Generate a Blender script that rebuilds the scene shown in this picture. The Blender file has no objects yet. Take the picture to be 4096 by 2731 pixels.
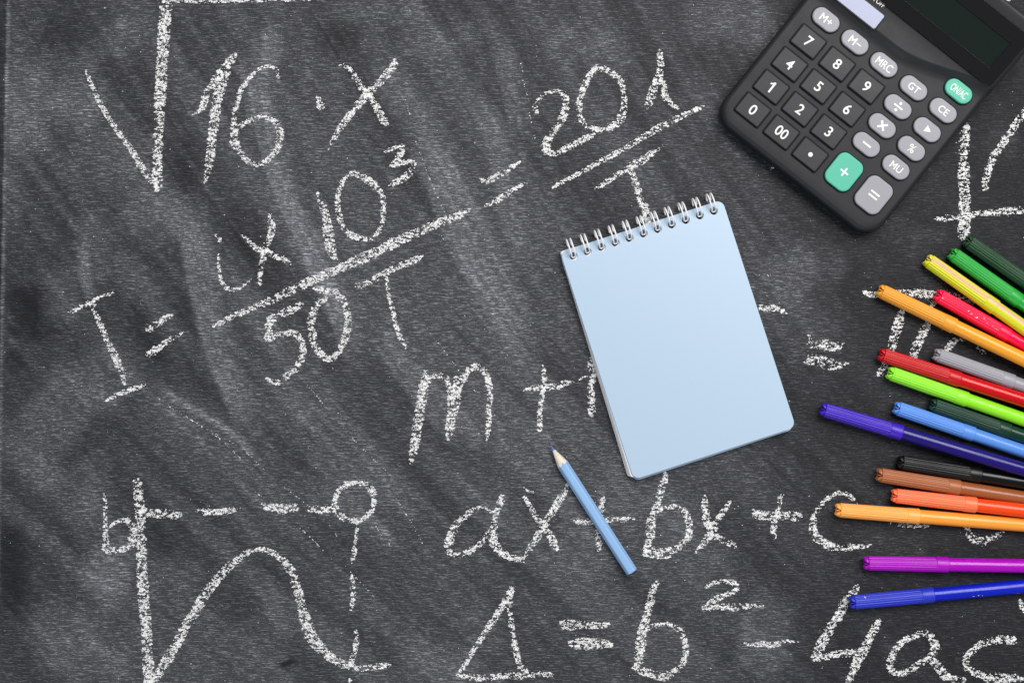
import bpy, bmesh, math, random
import numpy as np
from mathutils import Vector, Matrix

# ------------------------------------------------------------------ camera, light, exposure
sc = bpy.context.scene
col = sc.collection
H = 0.82                       # camera height above the board (m)
PX = 6938.0                    # photograph pixels per metre at the board plane
cam = bpy.data.cameras.new("camera"); cam.lens = 50; cam.sensor_width = 36
cam.clip_start = 0.01; cam.clip_end = 20
camo = bpy.data.objects.new("camera", cam); camo.location = (0, 0, H); col.objects.link(camo)
sc.camera = camo
sc.view_settings.view_transform = 'Standard'; sc.view_settings.look = 'None'
sc.view_settings.exposure = 0; sc.view_settings.gamma = 1
w = bpy.data.worlds.new("World"); sc.world = w; w.use_nodes = True
w.node_tree.nodes['Background'].inputs[0].default_value = (0.90, 0.94, 1.0, 1)
w.node_tree.nodes['Background'].inputs[1].default_value = 0.22

def area(name, loc, target, sx, sy, watts, colr):
    l = bpy.data.lights.new(name, 'AREA'); l.shape = 'RECTANGLE'; l.size = sx; l.size_y = sy
    l.energy = watts; l.color = colr
    o = bpy.data.objects.new(name, l); o.location = loc; col.objects.link(o)
    d = Vector(target) - Vector(loc); o.rotation_euler = d.to_track_quat('-Z', 'Y').to_euler()
    return o
area("softbox_key", (0.57, 0.71, 1.34), (0.04, 0.02, 0), 1.15, 0.90, 29.0, (1.0, 0.985, 0.96))
area("softbox_fill", (-0.55, -1.15, 1.0), (0, 0, 0), 1.3, 0.45, 7.0, (0.93, 0.96, 1.0))

# ------------------------------------------------------------------ helpers
rng = np.random.default_rng(11)
rnd = random.Random(5)
def U(px, py, h=0.0):          # photograph pixel -> point at height h (m) above the board
    f = (H - h) / H / PX
    return Vector(((px - 2048) * f, -(py - 1365.5) * f, h))

def srgb(hexs):
    hexs = hexs.lstrip('#'); out = []
    for i in (0, 2, 4):
        c = int(hexs[i:i+2], 16) / 255
        out.append(c / 12.92 if c <= .04045 else ((c + .055) / 1.055) ** 2.4)
    return tuple(out)

def mat(name, rgb, rough=0.4, spec=0.5, bump=0.0, bscale=2500., vary=0.0, coat=0.0, trans=0.0):
    m = bpy.data.materials.new(name); m.use_nodes = True
    nt = m.node_tree; b = nt.nodes['Principled BSDF']
    b.inputs['Base Color'].default_value = (*rgb, 1); b.inputs['Roughness'].default_value = rough
    b.inputs['Specular IOR Level'].default_value = spec; b.inputs['Coat Weight'].default_value = coat
    tc = nt.nodes.new('ShaderNodeTexCoord')
    n = nt.nodes.new('ShaderNodeTexNoise'); n.inputs['Scale'].default_value = bscale; n.inputs['Detail'].default_value = 3
    nt.links.new(tc.outputs['Object'], n.inputs['Vector'])
    if bump:
        bp = nt.nodes.new('ShaderNodeBump'); bp.inputs['Strength'].default_value = bump; bp.inputs['Distance'].default_value = 0.0001
        nt.links.new(n.outputs['Fac'], bp.inputs['Height']); nt.links.new(bp.outputs['Normal'], b.inputs['Normal'])
    if vary:
        n2 = nt.nodes.new('ShaderNodeTexNoise'); n2.inputs['Scale'].default_value = 90; n2.inputs['Detail'].default_value = 5
        nt.links.new(tc.outputs['Object'], n2.inputs['Vector'])
        mr = nt.nodes.new('ShaderNodeMapRange'); mr.inputs[1].default_value = .3; mr.inputs[2].default_value = .7
        mr.inputs[3].default_value = max(0.02, rough - vary); mr.inputs[4].default_value = rough + vary
        nt.links.new(n2.outputs['Fac'], mr.inputs[0]); nt.links.new(mr.outputs[0], b.inputs['Roughness'])
    return m

def mesh(name, verts, faces, m=None, parent=None, smooth=False):
    me = bpy.data.meshes.new(name); me.from_pydata([tuple(v) for v in verts], [], faces); me.update()
    if smooth: me.polygons.foreach_set('use_smooth', [True] * len(me.polygons))
    return obj(name, me, m, parent)

def obj(name, me, m=None, parent=None, mtx=None):
    o = bpy.data.objects.new(name, me)
    if m is not None:
        me.materials.clear(); me.materials.append(m)
    if parent is not None: o.parent = parent
    if mtx is not None: o.matrix_local = mtx
    col.objects.link(o)
    return o

def tag(o, label=None, cat=None, group=None, kind=None):
    if label: o['label'] = label
    if cat: o['category'] = cat
    if group: o['group'] = group
    if kind: o['kind'] = kind
    return o

def empty(name, loc=(0, 0, 0), rz=0.0):
    o = bpy.data.objects.new(name, None); o.location = loc; o.rotation_euler = (0, 0, rz)
    o.empty_display_size = 0.01; col.objects.link(o); return o

def curve_mesh(loops, ext, bevel=0.0, res=2):
    cu = bpy.data.curves.new('tmp', 'CURVE'); cu.dimensions = '2D'; cu.fill_mode = 'BOTH'
    cu.extrude = ext; cu.bevel_depth = bevel; cu.bevel_resolution = res; cu.offset = -bevel
    for L in loops:
        s = cu.splines.new('POLY'); s.points.add(len(L) - 1)
        for i, p in enumerate(L): s.points[i].co = (p[0], p[1], 0, 1)
        s.use_cyclic_u = True
    o = bpy.data.objects.new('tmp', cu); col.objects.link(o)
    dg = bpy.context.evaluated_depsgraph_get(); me = bpy.data.meshes.new_from_object(o.evaluated_get(dg))
    bpy.data.objects.remove(o); bpy.data.curves.remove(cu)
    return me

def text_mesh(s, size, sx=1.0, bold=0.0, ext=0.00004):
    cu = bpy.data.curves.new('tmp', 'FONT'); cu.body = s; cu.size = size; cu.align_x = 'CENTER'; cu.align_y = 'CENTER'
    cu.extrude = ext; cu.offset = bold
    o = bpy.data.objects.new('tmp', cu); col.objects.link(o)
    dg = bpy.context.evaluated_depsgraph_get(); me = bpy.data.meshes.new_from_object(o.evaluated_get(dg))
    bpy.data.objects.remove(o); bpy.data.curves.remove(cu)
    xs = [v.co.x for v in me.vertices]; ys = [v.co.y for v in me.vertices]
    cx, cy = (min(xs) + max(xs)) / 2, (min(ys) + max(ys)) / 2
    for v in me.vertices: v.co.x = (v.co.x - cx) * sx; v.co.y -= cy
    return me

def rrect(w_, h_, r, n=6, cx=0, cy=0):
    pts = []
    for qx, qy, a0 in ((1, 1, 0), (-1, 1, 90), (-1, -1, 180), (1, -1, 270)):
        for i in range(n + 1):
            a = math.radians(a0 + 90 * i / n)
            pts.append((cx + qx * (w_ / 2 - r) + r * math.cos(a), cy + qy * (h_ / 2 - r) + r * math.sin(a)))
    return pts

def vnoise(x, y, seed=0):      # value noise 0..1
    xi = np.floor(x).astype(np.int64); yi = np.floor(y).astype(np.int64)
    fx = x - xi; fy = y - yi; fx = fx * fx * (3 - 2 * fx); fy = fy * fy * (3 - 2 * fy)
    def h(a, b):
        n = (a * 374761393 + b * 668265263 + seed * 974634777) & 0xffffffff
        n = ((n ^ (n >> 13)) * 1274126177) & 0xffffffff
        return ((n ^ (n >> 16)) & 0xffff) / 65535.0
    return (h(xi, yi) * (1 - fx) + h(xi + 1, yi) * fx) * (1 - fy) + (h(xi, yi + 1) * (1 - fx) + h(xi + 1, yi + 1) * fx) * fy

def fbm(x, y, seed=0, oct=4):
    s = 0; a = .5; t = 0
    for k in range(oct):
        s = s + a * vnoise(x, y, seed + k * 17); t += a; a *= .55; x = x * 2.03; y = y * 2.03
    return s / t

def smooth(e0, e1, x):
    t = np.clip((x - e0) / (e1 - e0), 0, 1); return t * t * (3 - 2 * t)

def catmull(P, step=2.5):
    P = np.array(P, float)
    if len(P) == 2: P = np.vstack([P[0], (P[0] + P[1]) / 2, P[1]])
    Q = np.vstack([2 * P[0] - P[1], P, 2 * P[-1] - P[-2]]); out = []
    for i in range(1, len(Q) - 2):
        n = max(2, int(np.linalg.norm(Q[i + 1, :2] - Q[i, :2]) / step)); t = np.linspace(0, 1, n, endpoint=False)[:, None]
        a, b, c, d = Q[i - 1], Q[i], Q[i + 1], Q[i + 2]
        out.append(.5 * ((2 * b) + (-a + c) * t + (2 * a - 5 * b + 4 * c - d) * t ** 2 + (-a + 3 * b - 3 * c + d) * t ** 3))
    out.append(Q[-2][None]); return np.vstack(out)

# ------------------------------------------------------------------ chalkboard with its dust
GX, GY = 1000, 684
px = np.linspace(-170, 4266, GX); py = np.linspace(-150, 2881, GY)
X, Y = np.meshgrid(px, py)

F = 4096 / 2352.0
dust = np.zeros_like(X)
# broad uneven film of wiped chalk, streaked along the wiping direction (down and to the right)
ang = np.interp(Y - .25 * X, [-900, 600, 2400], [1.12, 1.0, .80])
wx = X + 60 * (fbm(X / 1500, Y / 1500, 3, 2) - .5); wy = Y + 60 * (fbm(X / 1500, Y / 1500, 9, 2) - .5)
al = wx * np.cos(ang) + wy * np.sin(ang); ac = -wx * np.sin(ang) + wy * np.cos(ang)
film = fbm(al / 1500, ac / 110, 21, 5)
fine = fbm(al / 900, ac / 16, 33, 3)
blot = fbm(X / 330, Y / 260, 41, 4)
level = np.interp(X, [0, 500, 1500, 2300, 3000, 3400, 4096], [.38, .42, .45, .44, .33, .17, .09])  # falls to the right: thinner dust, and board sheen painted in as dust
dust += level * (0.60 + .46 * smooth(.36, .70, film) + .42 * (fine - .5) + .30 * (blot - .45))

def smudge(pts, wid, s, asym=0.0, streak=.5, seed=0, fade=.25):
    """one wipe of the cloth: pts in full-view pixels, asym>0 gives a crisp left edge"""
    global dust
    C = catmull([(a * F, b * F) for a, b in pts], 40); hw = wid * F / 2
    x0, x1 = C[:, 0].min() - 2 * hw, C[:, 0].max() + 2 * hw; y0, y1 = C[:, 1].min() - 2 * hw, C[:, 1].max() + 2 * hw
    ix = np.where((px > x0) & (px < x1))[0]; iy = np.where((py > y0) & (py < y1))[0]
    if len(ix) < 2 or len(iy) < 2: return
    sl = np.s_[iy[0]:iy[-1] + 1, ix[0]:ix[-1] + 1]
    x = X[sl]; y = Y[sl]
    best = np.full(x.shape, 1e9); bd = np.zeros(x.shape); bs = np.zeros(x.shape); L = 0
    for i in range(len(C) - 1):
        d = C[i + 1] - C[i]; l = np.hypot(*d) + 1e-6; d = d / l
        t = np.clip((x - C[i, 0]) * d[0] + (y - C[i, 1]) * d[1], 0, l)
        qx = x - C[i, 0] - t * d[0]; qy = y - C[i, 1] - t * d[1]; r = np.hypot(qx, qy)
        k = r < best; best[k] = r[k]; bd[k] = (np.sign(qx * d[1] - qy * d[0]) * r)[k]; bs[k] = (L + t)[k]; L += l
    u = bd / hw + .14 * (fbm(bs / 300, bd / 40, seed + 7, 3) - .5)
    left, right = (2.2, 2.2) if asym == 0 else ((9., 1.6) if asym < 0 else (1.6, 9.))
    prof = np.where(u > 0, np.exp(-np.abs(u) ** right), np.exp(-np.abs(u) ** left)) * np.exp(-(best / hw / 1.25) ** 6)
    st = (1 - streak) + 2 * streak * fbm(bs / 520, bd / 9., seed, 3)
    en = smooth(0, fade, bs / L) * smooth(0, fade, 1 - bs / L)
    dust[sl] += s * prof * st * en

S_ = [ # points, width, strength, asym, streak
 ([(590,50),(605,110),(600,200),(615,300),(650,420),(700,540),(745,640),(800,770),(850,900)],58,.46,-1,.3),
 ([(605,55),(625,90),(620,160)],46,.34,-1,.3), ([(558,110),(565,200),(585,320)],24,.2,-1,.3),
 ([(425,400),(450,560),(475,680),(500,790),(545,900),(600,1030)],75,.38,-1,.4),
 ([(955,270),(990,360),(1040,470),(1090,590),(1170,720),(1240,850)],90,.38,-1,.6),
 ([(1000,320),(1060,440),(1130,560),(1200,680)],30,.30,0,.6), ([(870,730),(930,830),(1010,940),(1100,1040)],80,.22,-1,.5),
 ([(600,900),(700,985),(800,1070),(930,1170)],90,.26,0,.95), ([(270,880),(420,960),(560,1060),(660,1150)],110,.16,0,.95), ([(690,1000),(800,1120),(900,1260)],60,.14,0,.95), ([(640,1090),(760,1130),(930,1300)],50,.16,0,.95), ([(1050,560),(1160,740),(1250,900)],120,.14,0,.95), ([(520,560),(600,760),(700,930)],90,.12,0,.95),
 ([(560,960),(640,900),(740,930),(810,980)],120,.14,0,.4), ([(640,880),(720,940),(800,985),(840,1000)],40,.22,0,.7),
 ([(780,960),(850,1030),(920,1130),(980,1200)],60,.16,-1,.6), ([(830,1170),(870,1210),(915,1260)],26,.40,0,.7),
 ([(330,870),(430,930),(540,1000),(620,1090)],20,.34,-1,.8), ([(350,880),(480,980),(600,1120),(700,1250)],80,.16,0,.7),
 ([(300,900),(420,1040),(520,1150),(640,1300)],60,.16,0,.8), ([(1090,190),(1140,330),(1170,480),(1220,640)],55,.20,-1,.6),
 ([(1140,80),(1180,200),(1200,330)],60,.22,-1,.5), ([(700,50),(850,30),(1000,40)],60,.20,0,.4),
 ([(880,90),(960,110),(1080,80),(1160,40)],70,.20,0,.5), ([(870,130),(900,200),(960,260),(1010,330)],90,.22,0,.5),
 ([(940,340),(1000,350),(1020,400)],60,.15,0,.5), ([(1250,60),(1330,90),(1420,130)],90,.22,0,.5), ([(1330,150),(1390,120),(1450,180)],110,.20,0,.4),
 ([(60,120),(70,240),(60,380)],90,.40,0,.5), ([(110,200),(170,240),(240,270)],110,.42,0,.5), ([(150,330),(250,380),(330,420)],120,.22,0,.5),
 ([(270,30),(280,90),(250,140)],90,.34,0,.6), ([(180,110),(240,150)],80,.22,0,.6), ([(20,60),(30,300),(25,600)],50,.22,0,.5),
 ([(200,470),(210,560),(215,680)],80,.34,0,.4), ([(280,450),(340,490),(420,500)],130,.34,0,.4), ([(190,540),(195,640),(215,700)],30,.30,-1,.6),
 ([(270,570),(300,640),(370,700)],90,.20,0,.5), ([(120,600),(140,680),(135,760)],90,.30,0,.4), ([(190,800),(250,870),(320,900)],130,.34,0,.5),
 ([(60,900),(130,960),(200,1010)],170,.42,0,.5), ([(100,830),(180,890),(270,960)],60,.30,0,.7), ([(20,1000),(80,1060),(130,1140)],100,.26,0,.5),
 ([(170,1040),(200,1130),(190,1220)],60,.26,0,.5), ([(230,1010),(225,1100),(240,1200)],55,.20,0,.6),
 ([(220,1240),(250,1300),(240,1380)],110,.46,0,.4), ([(180,1290),(240,1350),(280,1420)],60,.28,0,.5), ([(60,1400),(150,1440),(260,1460)],120,.30,0,.4),
 ([(60,1500),(200,1520),(320,1540)],110,.30,0,.5), ([(560,1400),(620,1470),(680,1500)],110,.18,0,.5), ([(380,1260),(420,1310),(470,1350)],70,.20,0,.6),
 ([(600,1330),(630,1400),(660,1480)],40,.28,0,.6), ([(900,1500),(1000,1530),(1120,1540)],110,.30,0,.4), ([(1060,1390),(1110,1450),(1140,1510)],80,.20,0,.5),
 ([(560,1120),(700,1150),(850,1180)],80,.14,0,.6), ([(720,1000),(900,1180),(1050,1350),(1130,1480)],160,.12,0,.7),
 ([(1040,900),(1150,1030),(1260,1140)],150,.16,0,.6), ([(1200,960),(1290,1010),(1330,1080)],90,.14,0,.6), ([(1380,1050),(1440,1130),(1480,1200)],80,.20,0,.6),
 ([(1250,1120),(1330,1180),(1400,1240)],110,.20,0,.5), ([(1260,1240),(1340,1260),(1440,1280)],110,.20,0,.5), ([(1480,1110),(1560,1160),(1630,1210)],150,.26,0,.5),
 ([(1500,1200),(1600,1260),(1680,1330)],90,.16,0,.6), ([(1700,1390),(1760,1420),(1830,1450)],120,.26,0,.4), ([(1680,1480),(1740,1500),(1820,1520)],110,.30,0,.4),
 ([(1540,1400),(1600,1480),(1650,1540)],90,.14,0,.5), ([(1740,600),(1800,640),(1880,660)],120,.28,0,.5), ([(1740,690),(1850,760),(1900,820)],150,.20,0,.5),
 ([(1790,580),(1880,600),(1960,640)],90,.26,0,.5), ([(1700,560),(1720,640),(1760,740)],70,.16,0,.5), ([(1560,180),(1620,240),(1650,330)],110,.14,0,.5),
 ([(1550,60),(1640,50),(1720,40)],110,.26,0,.4), ([(1700,20),(1760,60),(1720,130)],90,.22,0,.4), ([(2250,300),(2290,330),(2352,340)],90,.14,0,.5),
 ([(2080,560),(2120,540),(2180,560)],50,.14,0,.5), ([(1950,1270),(2040,1250),(2150,1290)],60,.12,0,.5), ([(2090,1300),(2140,1280)],40,.12,0,.5), ([(1130,1190),(1150,1180)],44,.55,0,.5),
 ([(1145,1150),(1170,1150)],40,.25,0,.5), ([(350,300),(345,360)],26,.3,0,.3), ([(1300,1290),(1420,1300)],60,.14,0,.5)]
for i, a in enumerate(S_): smudge(a[0], a[1], a[2] * (1.2 if a[3] else .75), asym=a[3], streak=a[4], seed=100 + i * 3)
# wiped-clean darker patches
for pts, wd, s in (([(700,90),(780,70),(850,90)],110,.22), ([(420,300),(430,380),(420,470)],60,.16), ([(60,640),(70,720),(60,800)],110,.40), ([(20,800),(60,850)],60,.2),
                   ([(90,60),(140,90),(120,130)],90,.26), ([(530,420),(560,560),(640,720)],50,.16), ([(300,640),(330,760),(400,860)],55,.2), ([(655,1515),(660,1530)],44,.55),
                   ([(250,1430),(300,1400)],50,.16), ([(330,1180),(380,1250),(440,1300)],40,.14), ([(20,1180),(30,1300),(25,1450)],70,.34), ([(590,210),(600,290),(615,370)],18,.2),
                   ([(1180,1230),(1185,1270)],44,.16), ([(1740,950),(1850,1000),(1900,1080)],120,.12), ([(560,420),(610,560),(660,680)],40,.14), ([(400,650),(440,800),(520,960)],60,.16)):
    smudge(pts, wd, -s * .6, seed=900 + int(wd * 3), streak=.3)
# dust caught along the board's left lip
lip = np.interp(Y, [0, 1400, 2731], [34, 6, -14])
dust += .34 * np.exp(-((X - lip) / 7.0) ** 2) * (.5 + vnoise(X * 0, Y / 30, 5)); dust = np.where(X < lip - 8, dust * .45, dust)
dust = np.clip(np.where(dust < .12, .06 + .5 * np.maximum(dust, 0), dust), 0.0, 1.15)

def chalkboard():
    m = bpy.data.materials.new("chalkboard_slate_paint"); m.use_nodes = True
    nt = m.node_tree; N = nt.nodes; Lk = nt.links; b = N['Principled BSDF']
    def n(t, **k):
        o = N.new(t)
        for a, v in k.items(): setattr(o, a, v)
        return o
    def math_(op, a, c):
        o = n('ShaderNodeMath', operation=op)
        for i, v in enumerate((a, c)):
            if isinstance(v, (int, float)): o.inputs[i].default_value = v
            else: Lk.new(v, o.inputs[i])
        return o.outputs[0]
    def noise(scale, detail, rough, rot=0.0):
        m0 = n('ShaderNodeMapping'); m0.inputs['Rotation'].default_value = (0, 0, rot)
        mp = n('ShaderNodeMapping'); mp.inputs['Scale'].default_value = scale
        Lk.new(tc.outputs['Object'], m0.inputs['Vector']); Lk.new(m0.outputs[0], mp.inputs['Vector'])
        o = n('ShaderNodeTexNoise'); o.inputs['Scale'].default_value = 1; o.inputs['Detail'].default_value = detail; o.inputs['Roughness'].default_value = rough
        Lk.new(mp.outputs[0], o.inputs['Vector']); return o.outputs['Fac']
    def rng_(v, a, c, d=0., e=1.):
        o = n('ShaderNodeMapRange'); o.inputs[1].default_value = a; o.inputs[2].default_value = c; o.inputs[3].default_value = d; o.inputs[4].default_value = e
        Lk.new(v, o.inputs[0]); return o.outputs[0]
    tc = n('ShaderNodeTexCoord'); at = n('ShaderNodeAttribute', attribute_name='dust'); D = at.outputs['Fac']
    grain = noise((120, 1700, 1), 4, .62, .02)          # wood grain ridges running across the board
    grain2 = noise((420, 2600, 1), 2, .5, -.015)
    grit = noise((1500, 1700, 1), 3, .6)
    wipe = noise((14, 420, 1), 4, .6, math.radians(58))
    g = math_('ADD', math_('MULTIPLY', grain, .62), math_('MULTIPLY', grain2, .38))
    line = rng_(g, .515, .62)
    gritm = rng_(grit, .42, .72)
    wp = rng_(wipe, .35, .66, .86, 1.12)
    haze = math_('MULTIPLY', D, .10)
    cat = math_('MULTIPLY', math_('MULTIPLY', math_('POWER', D, 1.1), line), .64)
    gr = math_('MULTIPLY', math_('MULTIPLY', D, gritm), .22)
    fac = math_('MULTIPLY', math_('ADD', math_('ADD', haze, cat), gr), wp)
    spark = math_('MULTIPLY', rng_(g, .665, .72), math_('ADD', math_('MULTIPLY', D, .30), .03))
    fac = math_('ADD', fac, spark)
    base = n('ShaderNodeMix', data_type='RGBA')
    Lk.new(rng_(g, .3, .7), base.inputs[0])
    base.inputs[6].default_value = (.0050, .0053, .0066, 1); base.inputs[7].default_value = (.0135, .0140, .0165, 1)
    mx = n('ShaderNodeMix', data_type='RGBA'); mx.clamp_factor = True
    Lk.new(fac, mx.inputs[0]); Lk.new(base.outputs[2], mx.inputs[6]); mx.inputs[7].default_value = (.64, .65, .70, 1)
    Lk.new(mx.outputs[2], b.inputs['Base Color'])
    b.inputs['Roughness'].default_value = .62; b.inputs['Specular IOR Level'].default_value = .12
    bp = n('ShaderNodeBump'); bp.inputs['Strength'].default_value = .55; bp.inputs['Distance'].default_value = .00025
    Lk.new(math_('ADD', g, math_('MULTIPLY', grit, .35)), bp.inputs['Height']); Lk.new(bp.outputs[0], b.inputs['Normal'])
    # slab: top grid + sides
    wxs = (px - 2048) / PX; wys = -(py - 1365.5) / PX
    VX, VY = np.meshgrid(wxs, wys)
    V = np.column_stack([VX.ravel(), VY.ravel(), np.zeros(VX.size)])
    idx = np.arange(GX * GY).reshape(GY, GX)
    q = np.stack([idx[1:, :-1], idx[1:, 1:], idx[:-1, 1:], idx[:-1, :-1]], -1).reshape(-1, 4)
    ring = np.concatenate([idx[0, :], idx[1:, -1], idx[-1, -2::-1], idx[-2:0:-1, 0]])
    nb = len(ring); V2 = V[ring].copy(); V2[:, 2] = -.012; base_i = len(V)
    V = np.vstack([V, V2]); f = q.tolist()
    for i in range(nb):
        j = (i + 1) % nb; f.append([int(ring[i]), int(ring[j]), base_i + j, base_i + i])
    f.append([base_i + i for i in range(nb)][::-1])
    me = bpy.data.meshes.new('chalkboard'); me.from_pydata(V.tolist(), [], f); me.update()
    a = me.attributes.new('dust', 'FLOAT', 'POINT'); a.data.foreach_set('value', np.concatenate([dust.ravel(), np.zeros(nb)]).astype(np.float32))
    o = obj('chalkboard', me, m)
    return tag(o, 'dusty black chalkboard covered in white chalk formulas', kind='structure')
board = chalkboard()

# ------------------------------------------------------------------ chalk writing: every mark is a crust of chalk grains
M_chalk = mat("white_chalk", (.90, .90, .89), .95, .1)
_ang = np.linspace(0, 2 * np.pi, 6, endpoint=False)
def grain_mesh(name, gx, gy, rx, ry, hz, label=None, kind=None):
    n = len(gx)
    if n == 0: return None
    jit = .65 + .7 * rng.random((n, 6)); rot = (rng.random(n) - .5) * .5
    lx = np.cos(_ang)[None] * rx[:, None] * jit; ly = np.sin(_ang)[None] * ry[:, None] * jit
    bx = gx[:, None] + lx * np.cos(rot)[:, None] - ly * np.sin(rot)[:, None]
    by = gy[:, None] + lx * np.sin(rot)[:, None] + ly * np.cos(rot)[:, None]
    V = np.zeros((n, 7, 3)); V[:, :6, 0] = bx; V[:, :6, 1] = by; V[:, 6, 0] = gx; V[:, 6, 1] = gy
    V[..., 0] = (V[..., 0] - 2048) / PX; V[..., 1] = -(V[..., 1] - 1365.5) / PX
    V[:, :6, 2] = -.00002; V[:, 6, 2] = hz
    k = (np.arange(n) * 7)[:, None]
    T = np.concatenate([np.stack([k[:, 0] + (i + 1) % 6, k[:, 0] + i, k[:, 0] + 6], -1)[:, None] for i in range(6)], 1).reshape(-1, 3)
    me = bpy.data.meshes.new(name); me.from_pydata(V.reshape(-1, 3).tolist(), [], T.tolist()); me.update()
    o = obj(name, me, M_chalk, board)
    return tag(o, label, kind=kind)

def mark(name, label, strokes, dens=.66):
    gxs, gys, qs = [], [], []
    for st in strokes:
        C = catmull(st)
        C[:, 2] = np.maximum(C[:, 2], 2) * .5
        x0, x1 = (C[:, 0] - C[:, 2]).min() - 6, (C[:, 0] + C[:, 2]).max() + 6
        y0, y1 = (C[:, 1] - C[:, 2]).min() - 6, (C[:, 1] + C[:, 2]).max() + 6
        gx, gy = np.meshgrid(np.arange(x0, x1, 3.6), np.arange(math.floor(y0 / 4.8) * 4.8, y1, 4.8))
        gx = gx.ravel(); gy = gy.ravel()
        gx = gx + (rng.random(gx.size) - .5) * 4; gy = gy + (rng.random(gy.size) - .5) * 2.0 - .02 * gx % 4.8
        q = np.full(gx.size, 9.)
        for s in range(0, len(C), 400):
            c = C[s:s + 400]
            q = np.minimum(q, (np.hypot(gx[:, None] - c[None, :, 0], gy[:, None] - c[None, :, 1]) / c[None, :, 2]).min(1))
        k = q < 1.12
        gxs.append(gx[k]); gys.append(gy[k]); qs.append(q[k])
    gx = np.concatenate(gxs); gy = np.concatenate(gys); q = np.concatenate(qs)
    if gx.size == 0: return
    nz = .22 * vnoise(gx / 24, gy / 5.6, 3) + .52 * vnoise(gx / 8.0, gy / 5.2, 8) + .26 * rng.random(gx.size)
    rank = np.argsort(np.argsort(nz)) / gx.size
    p = dens * (1.0 - .34 * q ** 5)
    k = rank < p
    gx, gy, q, rank, p = gx[k], gy[k], q[k], rank[k], p[k]
    big = np.clip((p - rank) / .5, 0, 1)
    rx = (1.5 + 2.7 * big + 1.3 * rng.random(gx.size)); ry = (1.15 + 1.6 * big + .7 * rng.random(gx.size))
    hz = (.00002 + .00004 * big * (.5 + rng.random(gx.size)))
    # loose crumbs beside the stroke
    m_ = max(3, int(gx.size * .10)); i = rng.integers(0, gx.size, m_)
    gx = np.concatenate([gx, gx[i] + rng.normal(0, 9, m_)]); gy = np.concatenate([gy, gy[i] + rng.normal(0, 8, m_)])
    rx = np.concatenate([rx, .8 + 1.2 * rng.random(m_)]); ry = np.concatenate([ry, .7 + .8 * rng.random(m_)]); hz = np.concatenate([hz, np.full(m_, .00003)])
    grain_mesh(name, gx, gy, rx, ry, hz, label)

s3 = 1200 / 2352; CR = dict(A=(0, 0, s3), B=(1100, 0, s3), C=(0, 700, s3), D=(900, 700, s3), E=(2000, 100, s3), F=(0, 1300, s3), G=(1700, 1400, s3), H=(900, 1931, s3),
    I=(2000, 2031, 1050 / 2352), J=(2850, 1850, 900 / 2352), K=(3046, 2031, 1050 / 2352), L=(0, 1931, s3), M=(3600, 400, 496 / 1414), N=(2900, 1050, 600 / 1882), O=(3200, 900, 896 / 1756), P=(0, 0, 1))
def st(s):
    """stroke text: 'A x,y,w x,y,w B x,y,w ...' letters switch the study window the numbers were read in"""
    out = []; c = None
    for t in s.split():
        if t.isalpha(): c = CR[t]
        else:
            x, y, w_ = (float(v) for v in t.split(','))
            out.append((c[0] + x * c[2], c[1] + y * c[2], w_ * c[2]))
    return out

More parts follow.
